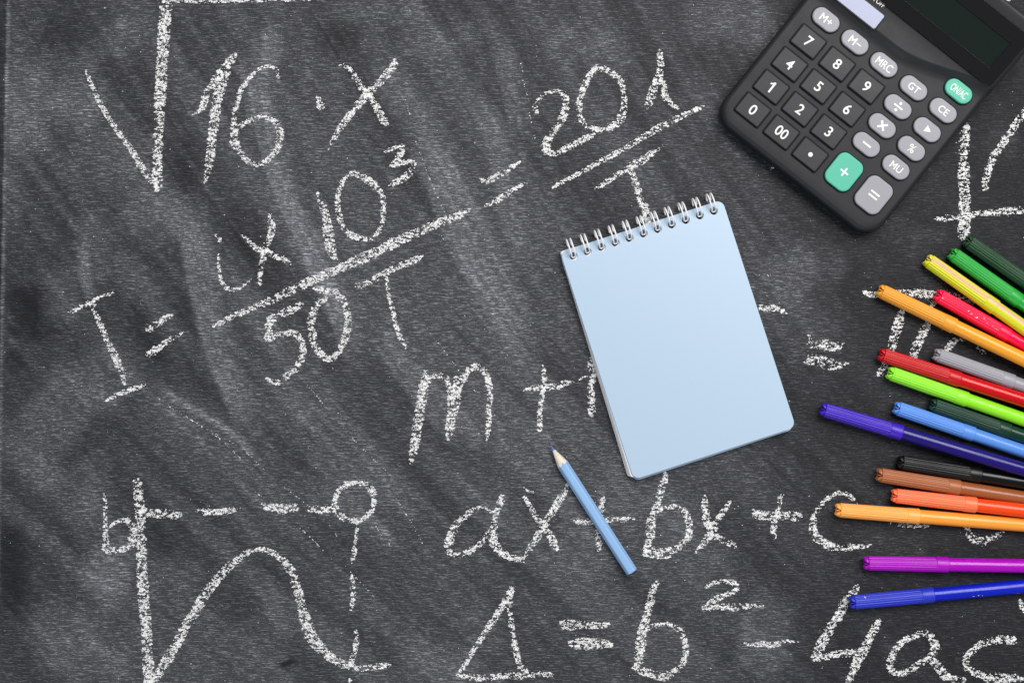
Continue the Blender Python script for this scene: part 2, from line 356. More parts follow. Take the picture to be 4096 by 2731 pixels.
MARKS = [
 ('chalk_radical_sign', 'chalk radical sign with a long bar', ["A 675,560,22 740,720,36 830,890,40 930,1040,40 1040,1190,42 1110,1310,55 1190,1400,65 1235,1450,60",
   "A 1305,-20,95 1285,250,90 1270,500,85 1255,750,85 1245,1000,75 1235,1200,72 1230,1350,78 1237,1440,70 1228,1492,35", "P 640,2,20 900,3,20 1100,0,16 1290,-6,14"]),
 ('chalk_numeral', 'chalk numeral 1 under the radical', ["A 1508,900,10 1585,845,50 1620,740,55 1700,610,60 1780,510,60", "A 1845,430,30 1780,520,80 1740,640,80 1700,800,75 1680,950,75 1660,1100,66 1640,1280,62 1605,1435,15"]),
 ('chalk_numeral', 'chalk numeral 6 under the radical', ["A 2187,607,28 2165,545,28 2110,522,26 2050,535,26 1990,580,28 1930,650,36 1885,720,38 1855,820,36 1835,920,36 1835,1040,55 1840,1110,70 1870,1180,52 1920,1245,42 1990,1285,42 2060,1275,44 2130,1225,42 2180,1150,50 2195,1050,55 2180,985,50 2130,940,38 2060,918,32 1980,935,32 1900,980,38 1850,1040,50"]),
 ('chalk_dot', 'chalk multiplication dot', ["B 335,760,24 350,790,48 360,828,66"]),
 ('chalk_letter', 'large chalk letter x beside the multiplication dot', ["B 512,508,20 570,535,40 640,625,46 700,720,55 770,800,52 820,890,60 850,940,62 882,985,25", "B 938,462,20 935,510,50 870,590,65 780,680,55 720,750,60 640,835,55 560,940,50 490,1040,48 420,1170,15"]),
 ('chalk_numeral', 'small raised chalk numeral 3', ["B 868,1190,25 940,1160,32 1010,1152,35 985,1200,48 950,1260,45 920,1295,36 1000,1280,42 1075,1275,42 1082,1310,52 1050,1360,60 1000,1400,60 940,1435,46 900,1460,20"]),
 ('chalk_equals_sign', 'chalk equals sign after the long fraction', ["B 1600,1405,20 1650,1420,36 1720,1395,46 1800,1345,45 1870,1300,35 1920,1270,18", "P 1943,823,10 1966,814,19 2007,790,22 2053,760,19 2107,730,9"]),
 ('chalk_numeral', 'chalk numeral 2 over the short fraction bar', ["E 290,690,28 275,650,40 300,595,40 350,545,28 430,522,28 490,535,40 515,590,50 515,660,55 490,730,60 445,800,55 400,860,50 370,920,70 358,975,70 400,1008,42 460,1000,42 540,955,46 610,920,52 680,885,46 745,856,20"]),
 ('chalk_numeral', 'chalk numeral 0 over the short fraction bar', ["E 770,340,66 710,390,50 665,470,50 630,570,46 620,660,46 640,740,46 690,795,40 780,822,40 860,810,46 920,770,60 960,710,65 975,620,42 970,530,46 955,460,42 905,400,46 840,355,42 770,340,60"]),
 ('chalk_letter', 'chalk letter like an upturned v', ["E 1250,210,36 1260,290,50 1255,380,55 1225,440,46 1195,530,60 1170,610,58 1150,655,20", "E 1260,400,40 1280,480,50 1300,570,50 1350,630,40 1398,656,20"]),
 ('chalk_fraction_bar', 'thin slanted chalk fraction bar', ["E 412,1280,12 470,1240,30 570,1190,32 680,1130,35 800,1065,38 920,1000,40 1040,930,42 1150,865,46 1260,800,54 1370,745,46 1470,695,38 1550,660,36 1602,630,12"]),
 ('chalk_letter', 'chalk letter T running under the notepad', ["E 745,1285,10 790,1260,35 870,1205,42 960,1150,46 1040,1100,60 1100,1070,60 1180,1015,50 1250,970,30 1290,940,10", "E 985,1140,34 1040,1165,36 1060,1230,55 1085,1300,56 1100,1370,52 1130,1430,66 1150,1500,66 1170,1600,60"]),
 ('chalk_letter', 'chalk capital letter I with serifs', ["C 535,1074,14 570,1068,26 640,1030,36 720,990,40 800,955,28 870,930,25 905,916,10", "C 720,1010,60 735,1060,28 760,1110,40 800,1200,42 830,1270,46 860,1340,46 900,1420,55 930,1490,60 F 960,370,52 972,462,18", "F 822,597,14 870,570,30 950,535,36 1030,500,42 1090,485,36 1137,468,12"]),
 ('chalk_equals_sign', 'chalk equals sign beside the capital I', ["C 1145,1205,10 1175,1210,42 1230,1165,50 1300,1120,40 1352,1097,18", "C 1170,1400,54 1190,1392,60 1250,1345,50 1320,1300,42 1390,1260,32 1442,1232,12"]),
 ('chalk_letter', 'chalk letter i with its dot', ["C 1688,465,16 1690,470,14", "C 1700,495,22 1718,508,40", "C 1713,616,8 1713,680,22 1720,760,26 1735,830,27 1770,880,32 1820,898,30 1880,885,26 1930,850,18 1965,820,10"]),
 ('chalk_letter', 'small chalk letter x beside the dotted i', ["C 1900,470,26 1950,520,36 2010,575,40 2080,600,50 2150,630,46 2220,660,46 2278,690,22", "C 2120,322,36 2130,400,60 2120,480,46 2090,550,42 2070,620,55 2050,700,40 2040,780,34 2035,835,28 2042,868,8"]),
 ('chalk_fraction_bar', 'thick slanted chalk fraction bar', ["C 1670,1190,14 D 0,1140,46 100,1090,44 250,1030,48 400,960,58 560,885,62 720,810,70 880,740,66 1050,665,80 1200,600,72 1350,520,76 1500,455,62 1600,410,62 1700,365,60 1800,330,60 1880,290,38 1922,264,12"]),
 ('chalk_numeral', 'chalk numeral 1 over the thick bar', ["D 725,138,20 735,200,18 765,240,50 790,330,62 805,420,75 815,500,80 825,570,75 850,630,50 874,662,16"]),
 ('chalk_numeral', 'chalk numeral 0 over the thick bar', ["D 960,5,24 920,60,36 890,150,40 885,250,42 905,350,46 945,430,50 1010,480,50 1080,502,40 1140,500,34 1200,450,36 1235,380,36 1240,300,42 1240,200,46 1205,130,56 1160,70,56 1100,30,50 1010,-15,38 960,5,22"]),
 ('chalk_letter', 'chalk letter T beside the numeral 50', ["D 1032,867,36 1080,865,40 1140,835,46 1200,800,46 1270,760,46 1350,720,46 1430,690,50 1490,665,50 1552,634,12", "D 1258,780,24 1275,870,26 1285,950,34 1310,1040,36 1330,1130,38 1345,1200,36 1375,1270,42 1405,1320,26 1417,1362,8"]),
 ('chalk_numeral', 'chalk numeral 5 under the thick bar', ["D 602,1012,22 560,1035,60 470,1080,60 390,1115,60 345,1150,60 345,1230,52 335,1285,46 400,1260,42 480,1240,44 550,1245,50 600,1300,50 612,1370,50 595,1450,50 560,1510,50 F 2250,400,48 2190,445,48 2130,440,36 2080,418,26"]),
 ('chalk_numeral', 'chalk numeral 0 under the thick bar', ["D 785,968,45 720,1020,48 690,1090,55 672,1170,60 685,1250,62 705,1340,48 750,1400,55 810,1440,58 870,1410,46 920,1330,50 955,1230,60 968,1130,55 945,1040,50 905,960,58 850,910,46 780,905,50 700,892,22"]),
 ('chalk_letter', 'chalk letter m', ["P 1704,1490,22 1692,1560,38 1680,1640,38 1668,1720,38 1656,1790,36 1643,1850,12", "G -20,310,36 10,270,38 50,215,38 120,200,40 170,225,42 190,300,46 205,400,66", "G 245,230,50 235,330,92 225,430,84 205,530,66 195,620,68 180,690,38 172,714,10", "G 260,280,60 310,200,50 350,150,46 400,130,54 450,155,50 485,200,46 505,290,46 510,370,42 500,460,42 500,560,42 490,650,36 485,712,10"]),
 ('chalk_plus_sign', 'chalk plus sign between the m and the notepad', ["G 922,118,14 935,180,40 935,250,42 915,370,40 900,460,38 898,540,36 900,620,40 912,652,12", "G 772,317,12 830,300,40 920,290,46 1010,285,50 1080,265,46 1140,250,32 1192,244,10"]),
 ('chalk_letter', 'chalk stroke half hidden by the left edge of the notepad', ["G 1310,60,25 1300,120,60 1315,180,60 1310,250,50 1300,320,52 1305,400,56 1308,470,56 1308,508,40", "G 1215,235,14 1250,212,18 1290,195,22"]),
 ('chalk_letter', 'chalk letter a before the x with the pencil beside it', ["H 2095,225,28 2030,200,36 1960,205,36 1890,250,46 1840,300,50 1800,350,60 1770,420,60 1750,500,65 1770,555,34 1830,560,32 1900,545,46 1970,500,42 2030,440,42 2062,378,18", "H 2178,102,36 2160,150,60 2135,220,38 2115,290,38 2110,340,55 2105,410,65 2110,470,70 2150,530,60 2210,570,52 2280,590,52 2335,605,46 I 150,455,52 205,472,30"]),
 ('chalk_letter', 'chalk letter x touching the side of the pencil', ["G 780,1155,26 830,1230,36 860,1290,40 900,1350,50 935,1390,52 970,1440,55 1010,1510,55 I 480,330,60 530,384,18", "G 1115,1050,18 1095,1110,42 1050,1180,60 1010,1250,55 960,1330,55 920,1400,60 870,1480,58 I 300,310,65 250,390,50 222,452,12", "G 775,1085,14 800,1100,20 845,1108,14"]),
 ('chalk_plus_sign', 'chalk plus sign crossed by the pencil', ["G 1395,1158,36 1380,1250,40 1370,1310,40 I 880,160,40 872,215,30 880,270,42 885,330,52 887,378,36", "I 660,103,14 700,115,50 790,122,55 900,110,50 1000,105,50 1100,105,46 1200,94,22"]),
 ('chalk_letter', 'chalk letter b with its stem rising to the notepad', ["G 1888,940,18 1880,1010,46 1850,1100,50 1830,1170,52 1800,1270,60 1770,1360,68 1770,1450,60 I 1360,200,55 1340,290,60 1322,350,60 1290,415,26", "G 1845,1250,40 1920,1225,36 1990,1235,42 2040,1275,50 2065,1330,50 2075,1390,52 2065,1460,52 I 1660,290,50 1600,355,60 1500,385,56 1400,385,60 1310,360,66", "I 1290,418,22 1390,432,36 1470,436,36 1545,432,14"]),
 ('chalk_letter', 'smudged chalk letter x between the letter b and a plus sign', ["P 2820,1981,9 2820,2010,24 2824,2050,30 2828,2090,28 I 1880,160,66 1900,210,62 1960,270,60 2030,300,60 2108,342,40", "J 187,396,16 140,470,52 70,570,56 20,660,62 I 1910,170,78 1880,230,70 1830,310,52 1748,408,14"]),
 ('chalk_plus_sign', 'thick armed chalk plus sign beside the letter c', ["J 740,330,16 718,345,34 705,390,42 700,450,38 680,510,42 655,600,60 640,680,60 640,785,46", "J 418,492,16 470,540,82 560,560,88 660,560,92 780,550,82 880,560,96 915,538,16"]),
 ('chalk_letter', 'chalk letter c curling round the pale orange marker tip', ["J 1495,425,40 1450,360,46 1400,330,46 1330,315,42 1250,345,46 1190,385,46 1130,440,50 1090,510,48 1060,580,60 1050,650,78 1060,720,88 1090,780,88 1160,830,80 1230,870,88 1320,885,62 1420,885,70 1520,875,48 1610,875,28 1665,850,8"]),
 ('chalk_equals_sign', 'chalk equals sign nearly hidden by the pale orange marker', ["K 1160,130,26 1300,140,66 1400,150,66 1520,150,26"]),
 ('chalk_numeral', 'chalk numeral 0 nearly hidden by the pale orange marker', ["K 1840,180,50 1880,260,60 1960,300,78 2040,275,52 2120,245,50 2168,212,18"]),
 ('chalk_triangle', 'chalk triangle delta sign', ["H 2248,826,50 2215,900,55 2150,1000,50 2090,1100,50 2020,1200,42 1950,1310,40 1880,1420,36 1830,1495,26", "H 2238,880,44 2235,1000,38 2245,1100,42 2255,1200,40 2280,1300,46 2300,1390,46 I 190,1420,58 235,1468,40", "H 1810,1500,16 1900,1515,46 2000,1525,50 2150,1515,46 2280,1500,46 I 130,1500,60 250,1500,46 350,1485,42 430,1490,42 488,1497,12"]),
 ('chalk_equals_sign', 'thick chalk equals sign after the triangle', ["I 570,1040,80 650,1050,90 750,1045,62 850,1050,62 968,1045,44", "I 640,1210,60 700,1210,100 800,1215,100 900,1215,88 992,1222,50"]),
 ('chalk_letter', 'chalk letter b after the equals sign and triangle', ["I 1402,670,46 1370,740,60 1350,830,65 1320,940,66 1295,1040,70 1275,1110,80 1260,1220,90 1250,1320,86 1235,1420,70", "I 1290,1080,50 1350,1065,50 1420,1045,38 1500,1040,38 1570,1070,50 1620,1110,60 1650,1180,52 1665,1260,52 1655,1340,55 1620,1410,52 1560,1470,60 1480,1505,75 1400,1500,70 1310,1470,70 1205,1440,50"]),
 ('chalk_numeral', 'small raised chalk numeral 2', ["I 1848,706,26 1920,670,36 1990,655,32 2070,660,46 2125,690,38 2115,735,42 2050,770,42 1970,800,55 1900,840,55 1830,892,40 1920,885,50 2030,885,56 2150,890,60 2250,875,42 J 300,1500,44 400,1490,40 530,1490,22"]),
 ('chalk_minus_sign', 'chalk minus sign before the numeral 4', ["I 2185,1208,12 2250,1220,38 K 0,1218,48 100,1225,50 200,1195,42 325,1195,14"]),
 ('chalk_numeral', 'chalk numeral 4 touching the blue marker tip', ["K 868,695,32 820,760,76 750,850,80 700,950,80 640,1040,80 580,1140,84 530,1230,88 485,1330,76", "K 490,1345,36 540,1340,50 650,1315,60 780,1300,66 860,1310,80 935,1290,56", "K 1055,1005,44 1020,1070,70 970,1160,70 930,1240,75 890,1310,88 850,1390,80 820,1470,70 780,1570,60"]),
 ('chalk_letter', 'chalk letter a after the numeral 4', ["K 1535,1150,60 1440,1120,60 1350,1150,56 1260,1200,52 1210,1260,60 1170,1330,56 1150,1400,60 1180,1460,60 1250,1485,52 1330,1450,56 1400,1400,52 1480,1360,52 1522,1308,38", "K 1530,1170,60 1555,1240,78 1530,1310,70 1540,1370,70 1600,1440,78 1640,1490,80 1700,1530,70 1800,1548,66"]),
 ('chalk_letter', 'chalk letter c after the numeral 4', ["K 2255,1182,66 2150,1180,80 2060,1190,62 1960,1220,56 1890,1280,56 1840,1350,68 1840,1420,62 1900,1470,62 2000,1510,70 2100,1530,90 2250,1520,70 2335,1532,36"]),
 ('chalk_stroke', 'short chalk stroke beside the blue marker barrel', ["K 2322,835,36 2340,870,60 2356,910,60"]),
 ('chalk_letter', 'chalk letter b beside the graph axis', ["L 817,86,12 822,150,28 825,230,32 825,320,38 828,400,38 830,470,46 825,525,50 880,530,48 960,520,46 1020,490,50 1035,420,58 1035,350,50 1010,300,46 960,290,36 900,310,26 858,348,14"]),
 ('chalk_axis_line', 'upright chalk axis line of the graph', ["L 1062,-16,36 1082,10,66 1090,150,75 1100,250,72 1105,400,78 1110,550,76 1112,680,80 1120,800,84 1130,950,80 1140,1050,80 1148,1180,76 1152,1280,84 1158,1380,84 1165,1480,86 1170,1570,80 1176,1630,80"]),
 ('chalk_dash', 'chalk dash joined to the graph axis', ["L 1120,230,70 1200,235,66 1300,240,66 1390,250,56 1410,243,24"]),
 ('chalk_dash', 'chalk dash with a small arrow barb', ["L 1548,226,34 1620,225,58 1700,228,46 1800,215,46 1884,202,14", "L 1590,212,36 1642,186,14"]),
 ('chalk_dash', 'plain thick horizontal chalk dash', ["L 2058,172,34 2120,190,64 2220,200,70 2315,190,56"]),
 ('chalk_dash', 'chalk dash joined to the chalk circle', ["H 662,215,22 710,205,62 790,210,50 870,205,50"]),
 ('chalk_circle', 'chalk circle at the end of the dashes', ["H 1010,3,28 930,30,42 880,80,42 860,150,38 875,220,58 920,260,60 990,290,50 1060,290,42 1120,250,42 1160,190,46 1170,110,50 1145,50,50 1090,10,46 1010,-4,30 940,-2,20"]),
 ('chalk_dash', 'upright chalk dash hanging from the circle', ["H 1035,308,20 1035,380,26 1022,470,30 1008,560,38 995,625,16"]),
 ('chalk_dash', 'upright chalk dash standing free of the curve', ["H 992,722,16 1000,790,38 1005,870,36 1000,940,38 985,995,10"]),
 ('chalk_dash', 'upright chalk dash meeting the curve', ["H 1028,1165,32 1030,1240,40 1018,1310,38 1000,1370,38 975,1435,40"]),
 ('chalk_dash', 'upright chalk dash below the curve', ["H 982,1532,22 978,1580,32"]),
 ('chalk_curve', 'wavy chalk curve of the graph', ["L 1165,1610,60 1220,1530,62 1300,1400,75 1380,1270,75 1450,1130,72 1530,1010,80 1600,880,72 1690,770,66 1790,660,60 1900,570,48 1990,525,40 2080,525,38 H 390,560,46 460,610,56 520,690,68 550,790,60 580,880,75 600,970,64 625,1060,84 660,1170,90 720,1260,84 800,1340,70 870,1395,66 960,1430,56 1060,1450,46 1150,1445,46 1230,1435,46 1295,1428,24"]),
 ('chalk_plus_sign', 'large chalk plus sign running under the calculator', ["M 765,300,60 740,400,104 735,520,108 730,650,100 725,780,118 730,900,126 735,1030,110 740,1100,118 735,1200,128 740,1300,120 735,1420,134 725,1540,120", "M 398,1355,18 500,1345,70 650,1335,62 800,1315,70 950,1290,62 1100,1280,70 1250,1265,78 1414,1255,80 1500,1250,80"]),
 ('chalk_letter', 'curved chalk stroke beside the large plus sign', ["M 1440,110,60 1380,200,80 1310,290,80 1260,380,80 1190,470,88 1130,570,80 1080,620,80 1030,730,80 990,840,80 975,930,80 975,1000,58 952,1024,16"]),
 ('chalk_stroke', 'chalk scrap beside the top edge of the calculator', ["P 4034,-6,20 4022,10,22 4012,24,12"]),
 ('chalk_stroke', 'chalk scrap at the front edge of the calculator', ["P 3083,676,6 3096,668,9 3108,666,6"]),
 ('chalk_stroke', 'chalk tail coming out from under the notepad', ["N 400,575,60 470,570,88 560,570,98 650,580,62 720,605,62 775,632,26"]),
 ('chalk_equals_sign', 'sketchy chalk equals sign between notepad and markers', ["N 1055,920,36 1075,1020,88 1180,1030,100 1290,1040,140 1400,1050,100 1490,1018,26", "N 995,1230,50 1080,1220,126 1200,1240,138 1300,1270,138 1420,1290,90 1545,1262,20"]),
 ('chalk_letter', 'chalk letter pi half hidden by the amber marker', ["O 488,520,14 560,545,46 650,540,42 800,530,50 920,535,60 1030,545,56 1150,540,50 1230,560,40 1310,590,36 1400,625,20", "O 800,665,36 780,730,66 760,810,75 740,880,70 715,970,62 680,1060,60 640,1140,60 615,1175,20", "O 1050,600,40 1000,780,50 975,830,70 940,900,70 905,970,74 893,1036,46"]),
 ('chalk_stroke', 'chalk stroke between the amber and grey markers', ["O 1280,893,36 1210,910,46 1160,965,50 1148,985,20", "O 1402,965,30 1440,1000,36"]),
]
for nm, lb, ss in MARKS:
    mark(nm, lb, [st(s) for s in ss], dens=.56 if 'sketchy' in lb or 'nearly hidden' in lb else .68)

# hairline scratches left by hard grains under the cloth
for a in ("P 575,1545,3 700,1640,4 860,1740,4 980,1850,3", "P 640,1600,3 800,1700,3 960,1790,3 1060,1880,3", "P 1000,1950,3 1200,2110,4 1330,2240,3", "P 1140,1950,3 1290,2070,3 1380,2190,3", "P 1660,560,3 1720,720,4 1800,900,3",
          "P 1580,1990,4 1640,2080,4 1700,2190,3", "P 1480,2060,3 1520,2130,4 1560,2180,3", "P 1620,400,4 1640,460,3", "P 2110,420,4 2140,560,3", "P 2085,300,3 2120,420,3", "P 1760,930,3 1775,960,3", "P 3060,1090,3 3088,1118,2", "P 2080,240,3 2094,300,3",
          "P 1230,1540,3 1400,1740,4 1560,1900,3", "P 1700,1300,3 1850,1500,3 1980,1660,3", "P 1370,2250,3 1500,2390,3"):
    mark('chalk_scratch', 'hairline chalk scratch', [st(a)], dens=.34)
# loose chalk specks and tiny fibres all over the board
n = 1500
sx = rng.uniform(-100, 4200, n); sy = rng.uniform(-100, 2830, n)
r0 = .6 + 1.5 * rng.random(n) ** 4
grain_mesh('chalk_dust_specks', sx, sy, r0 * (1 + 1.2 * rng.random(n)), r0, np.full(n, .00004), 'loose white chalk specks on the board', 'stuff')

# ------------------------------------------------------------------ spiral notepad
def notepad():
    ctr = U(2712, 1358, .0062); root = empty('spiral_notepad', (ctr.x, ctr.y, 0), math.radians(17.95))
    tag(root, 'pale blue spiral notepad with a blank cover and white wire rings', 'notepad')
    W, Ht = .0974, .1366
    m_cov = bpy.data.materials.new('pale_blue_card'); m_cov.use_nodes = True
    nt = m_cov.node_tree; b = nt.nodes['Principled BSDF']
    b.inputs['Base Color'].default_value = (.42, .555, .705, 1); b.inputs['Roughness'].default_value = .38; b.inputs['Specular IOR Level'].default_value = 1.0
    tc = nt.nodes.new('ShaderNodeTexCoord'); nz = nt.nodes.new('ShaderNodeTexNoise'); nz.inputs['Scale'].default_value = 2200; nz.inputs['Detail'].default_value = 4
    bp = nt.nodes.new('ShaderNodeBump'); bp.inputs['Strength'].default_value = .12; bp.inputs['Distance'].default_value = .0001
    nt.links.new(tc.outputs['Object'], nz.inputs['Vector']); nt.links.new(nz.outputs['Fac'], bp.inputs['Height']); nt.links.new(bp.outputs[0], b.inputs['Normal'])
    m_edge = mat('blue_card_backing', (.34, .52, .78), .5)
    m_page = mat('white_paper', (.86, .86, .87), .8, .2, bump=.2)
    m_wire = mat('white_coated_wire', (.90, .90, .91), .45, .4)
    xs = [(-W / 2 + .0066) + i * (W - .0131) / 10 for i in range(11)]
    hy = Ht / 2 - .0046
    def circ(cx, cy, r, n=20): return [(cx + r * math.cos(2 * math.pi * i / n), cy + r * math.sin(2 * math.pi * i / n)) for i in range(n)][::-1]
    holes = [circ(x, hy, .0023) for x in xs]
    me = curve_mesh([rrect(W, Ht, .0042, 10)] + holes, .00022, .00004, 1)
    obj('front_cover', me, m_cov, root, Matrix.Translation((0, 0, .0062)))
    me2 = curve_mesh([rrect(W, Ht, .0042, 10)] + holes, .00022)
    obj('cover_lining', me2, m_edge, root, Matrix.Translation((-.00018, -.00012, .00572)))
    me3 = curve_mesh([rrect(W, Ht, .0042, 10)] + holes, .00026, .00004, 1)
    obj('back_cover', me3, m_cov, root, Matrix.Translation((-.0003, -.0016, .00032)) @ Matrix.Rotation(math.radians(.12), 4, 'Z'))
    holes2 = [circ(x, hy, .0024) for x in xs]
    for k in range(9):
        r = rnd.uniform(-.25, .25)
        me = curve_mesh([rrect(W - .0016, Ht - .0012, .0014, 3)] + holes2, .000262)
        t = 8 - k
        a = -.62 - .06 * t + .1 * r
        mt = Matrix.Translation((-.00005 * t - .0004 + .0002 * r, .0003, .00086 + k * .00056)) @ Matrix.Translation((0, Ht / 2, 0)) @ Matrix.Rotation(math.radians(a), 4, 'Z') @ Matrix.Translation((0, -Ht / 2, 0))
        obj('page_block', me, m_page, root, mt)
    # twin wire rings
    R = .0051; cy = Ht / 2 + .0006; cz = .0059; rw = .00045
    path = []
    for i in range(23):
        a = math.radians(-75 + (172 + 75) * i / 22); path.append((-.00112, cy + R * math.cos(a), cz + R * math.sin(a)))
    e = math.radians(172); b0 = (cy + R * math.cos(e), cz + R * math.sin(e))
    for i in range(1, 8):
        t = math.pi * i / 8; path.append((-.00112 * math.cos(t), b0[0] - .0007 * math.sin(t), b0[1] - .0008 * math.sin(t)))
    path += [(-p[0], p[1], p[2]) for p in path[:23]][::-1]
    P = [Vector(p) for p in path]; V = []; Fc = []; nS = 10
    up = Vector((1, 0, 0))
    for i, p in enumerate(P):
        t = (P[min(i + 1, len(P) - 1)] - P[max(i - 1, 0)]).normalized()
        s = t.cross(up) if abs(t.dot(up)) < .95 else t.cross(Vector((0, 1, 0))); s.normalize(); q = t.cross(s)
        if i and (V[-nS] - P[i - 1]).dot(s) < 0 and abs(t.dot(up)) < .95 and False: s = -s
        for k in range(nS):
            an = 2 * math.pi * k / nS; V.append(p + rw * (math.cos(an) * s + math.sin(an) * q))
    # untwist: rebuild with parallel transport
    V = []; nrm = Vector((1, 0, 0))
    for i, p in enumerate(P):
        t = (P[min(i + 1, len(P) - 1)] - P[max(i - 1, 0)]).normalized()
        nrm = (nrm - t * nrm.dot(t)).normalized(); q = t.cross(nrm)
        for k in range(nS):
            an = 2 * math.pi * k / nS; V.append(p + rw * (math.cos(an) * nrm + math.sin(an) * q))
    for i in range(len(P) - 1):
        for k in range(nS):
            Fc.append((i * nS + k, i * nS + (k + 1) % nS, (i + 1) * nS + (k + 1) % nS, (i + 1) * nS + k))
    Fc.append(tuple(range(nS))[::-1]); Fc.append(tuple((len(P) - 1) * nS + k for k in range(nS)))
    first = None
    for x in xs:
        if first is None:
            first = mesh('wire_ring', V, Fc, m_wire, root, True); o = first
        else:
            o = first.copy(); col.objects.link(o); o.parent = root
        o.location = (x, 0, 0); o.rotation_euler = (0, 0, math.radians(rnd.uniform(-1, 1)) * 0)
notepad()

# ------------------------------------------------------------------ short blue pencil
def pencil():
    R = .00368; ap = R * math.cos(math.pi / 6)
    a = U(2203, 1782, ap); e = U(2527, 2285, ap); d = e - a; Lp = d.length
    root = empty('pencil', (a.x, a.y, 0), math.atan2(d.y, d.x))
    tag(root, 'short sharpened light blue hexagonal pencil lying across the chalk plus sign', 'pencil')
    m_p = mat('light_blue_lacquer', srgb('#8fb7e4'), .36, .5, vary=.08, bump=.05)
    m_l = mat('blue_lead', srgb('#5583d0'), .6)
    m_w = bpy.data.materials.new('pale_cedar_wood'); m_w.use_nodes = True
    nt = m_w.node_tree; b = nt.nodes['Principled BSDF']; b.inputs['Roughness'].default_value = .8
    tc = nt.nodes.new('ShaderNodeTexCoord'); mp = nt.nodes.new('ShaderNodeMapping'); mp.inputs['Scale'].default_value = (90, 1500, 1500)
    nz = nt.nodes.new('ShaderNodeTexNoise'); nz.inputs['Scale'].default_value = 1; nz.inputs['Detail'].default_value = 3
    rp = nt.nodes.new('ShaderNodeValToRGB'); rp.color_ramp.elements[0].position = .3; rp.color_ramp.elements[0].color = (.66, .55, .43, 1); rp.color_ramp.elements[1].position = .6; rp.color_ramp.elements[1].color = (.88, .81, .70, 1)
    nt.links.new(tc.outputs['Object'], mp.inputs[0]); nt.links.new(mp.outputs[0], nz.inputs[0]); nt.links.new(nz.outputs['Fac'], rp.inputs[0]); nt.links.new(rp.outputs[0], b.inputs['Base Color'])
    N = 96; rc = .00028
    def rhex(t):
        t = (t + math.pi / 6) % (math.pi / 3) - math.pi / 6        # flats face +-z
        return min(ap / math.cos(t), R - rc)
    th = [2 * math.pi * i / N for i in range(N)]
    rr = [rhex(t - math.pi / 2) for t in th]
    tan = R / .0138; leadx = .0031
    def ring(xf, rf): return [Vector((xf(i), rf(i) * math.cos(th[i]), ap + rf(i) * math.sin(th[i]))) for i in range(N)]
    def loft(rings, cap0=False, cap1=False):
        V = [v for r in rings for v in r]; Fc = []
        for k in range(len(rings) - 1):
            for i in range(N):
                j = (i + 1) % N; Fc.append((k * N + i, k * N + j, (k + 1) * N + j, (k + 1) * N + i))
        if cap0: Fc.append(tuple(range(N))[::-1])
        if cap1: Fc.append(tuple(range((len(rings) - 1) * N, len(rings) * N)))
        return V, Fc
    wob = [.00025 * math.sin(3 * t + 1) + .00015 * math.sin(11 * t) for t in th]
    sb = [rr[i] / tan + wob[i] for i in range(N)]
    lac = mesh('lacquered_shaft', *loft([ring(lambda i: sb[i], lambda i: rr[i] * .97), ring(lambda i: sb[i] + .0002, lambda i: rr[i]), ring(lambda i: Lp - .0003, lambda i: rr[i]), ring(lambda i: Lp, lambda i: rr[i] * .95)]), m_p, root)
    mesh('sharpened_wood', *loft([ring(lambda i: leadx, lambda i: leadx * tan), ring(lambda i: sb[i] * .6, lambda i: sb[i] * .6 * tan), ring(lambda i: sb[i] + .0001, lambda i: rr[i] * .985)]), m_w, root, True)
    mesh('lead_tip', *loft([ring(lambda i: 0.0, lambda i: .00012), ring(lambda i: leadx + .0001, lambda i: (leadx + .0001) * tan * 1.01)], True), m_l, root, True)
    mesh('cut_end', *loft([ring(lambda i: Lp - .0001, lambda i: rr[i] * .96), ring(lambda i: Lp + .00012, lambda i: rr[i] * .90), ring(lambda i: Lp + .00015, lambda i: .0011)], False, True), m_w, root)
    mesh('lead_core', *loft([ring(lambda i: Lp + .0001, lambda i: .0011), ring(lambda i: Lp + .0002, lambda i: .0010)], False, True), m_l, root)
pencil()

# ------------------------------------------------------------------ felt-tip markers
NA = 144; th = [2 * math.pi * i / NA for i in range(NA)]
def lathe(prof):
    """prof: (x, r, flute depth) rings round the x axis"""
    V = []; Fc = []
    for x, r, fl in prof:
        for t in th:
            g = max(0.0, math.cos(t * 18)) ** 1.5; rr = r - fl * g
            V.append((x, rr * math.cos(t), rr * math.sin(t)))
    for k in range(len(prof) - 1):
        for i in range(NA):
            j = (i + 1) % NA; Fc.append((k * NA + i, (k + 1) * NA + i, (k + 1) * NA + j, k * NA + j))
    return V, Fc
def meshdata(name, V, Fc, sm=True):
    me = bpy.data.meshes.new(name); me.from_pydata(V, [], Fc); me.update()
    bm = bmesh.new(); bm.from_mesh(me); bmesh.ops.recalc_face_normals(bm, faces=bm.faces); bm.to_mesh(me); bm.free()
    me.polygons.foreach_set('use_smooth', [sm] * len(me.polygons)); return me
mm = .001
fl = .34
V, Fc = lathe([(5.0*mm, .05*mm, 0), (5.0*mm, 2.5*mm, 0), (2.8*mm, 2.6*mm, 0), (2.55*mm, 2.75*mm, 0), (2.5*mm, 3.8*mm, 0), (2.6*mm, 4.03*mm, .1*mm), (2.8*mm, 4.1*mm, fl*mm), (3.3*mm, 4.12*mm, fl*mm), (20*mm, 4.2*mm, fl*mm), (40.2*mm, 4.3*mm, fl*mm), (40.9*mm, 4.3*mm, 0)])
cap_me = meshdata('cap', V, Fc)
V, Fc = lathe([(40.9*mm, 4.29*mm, 0), (41.0*mm, 4.40*mm, 0), (41.3*mm, 4.45*mm, 0), (47.5*mm, 4.5*mm, 0), (47.85*mm, 4.47*mm, 0), (48*mm, 4.3*mm, 0), (48*mm, 3.95*mm, 0)])
band_me = meshdata('collar', V, Fc)
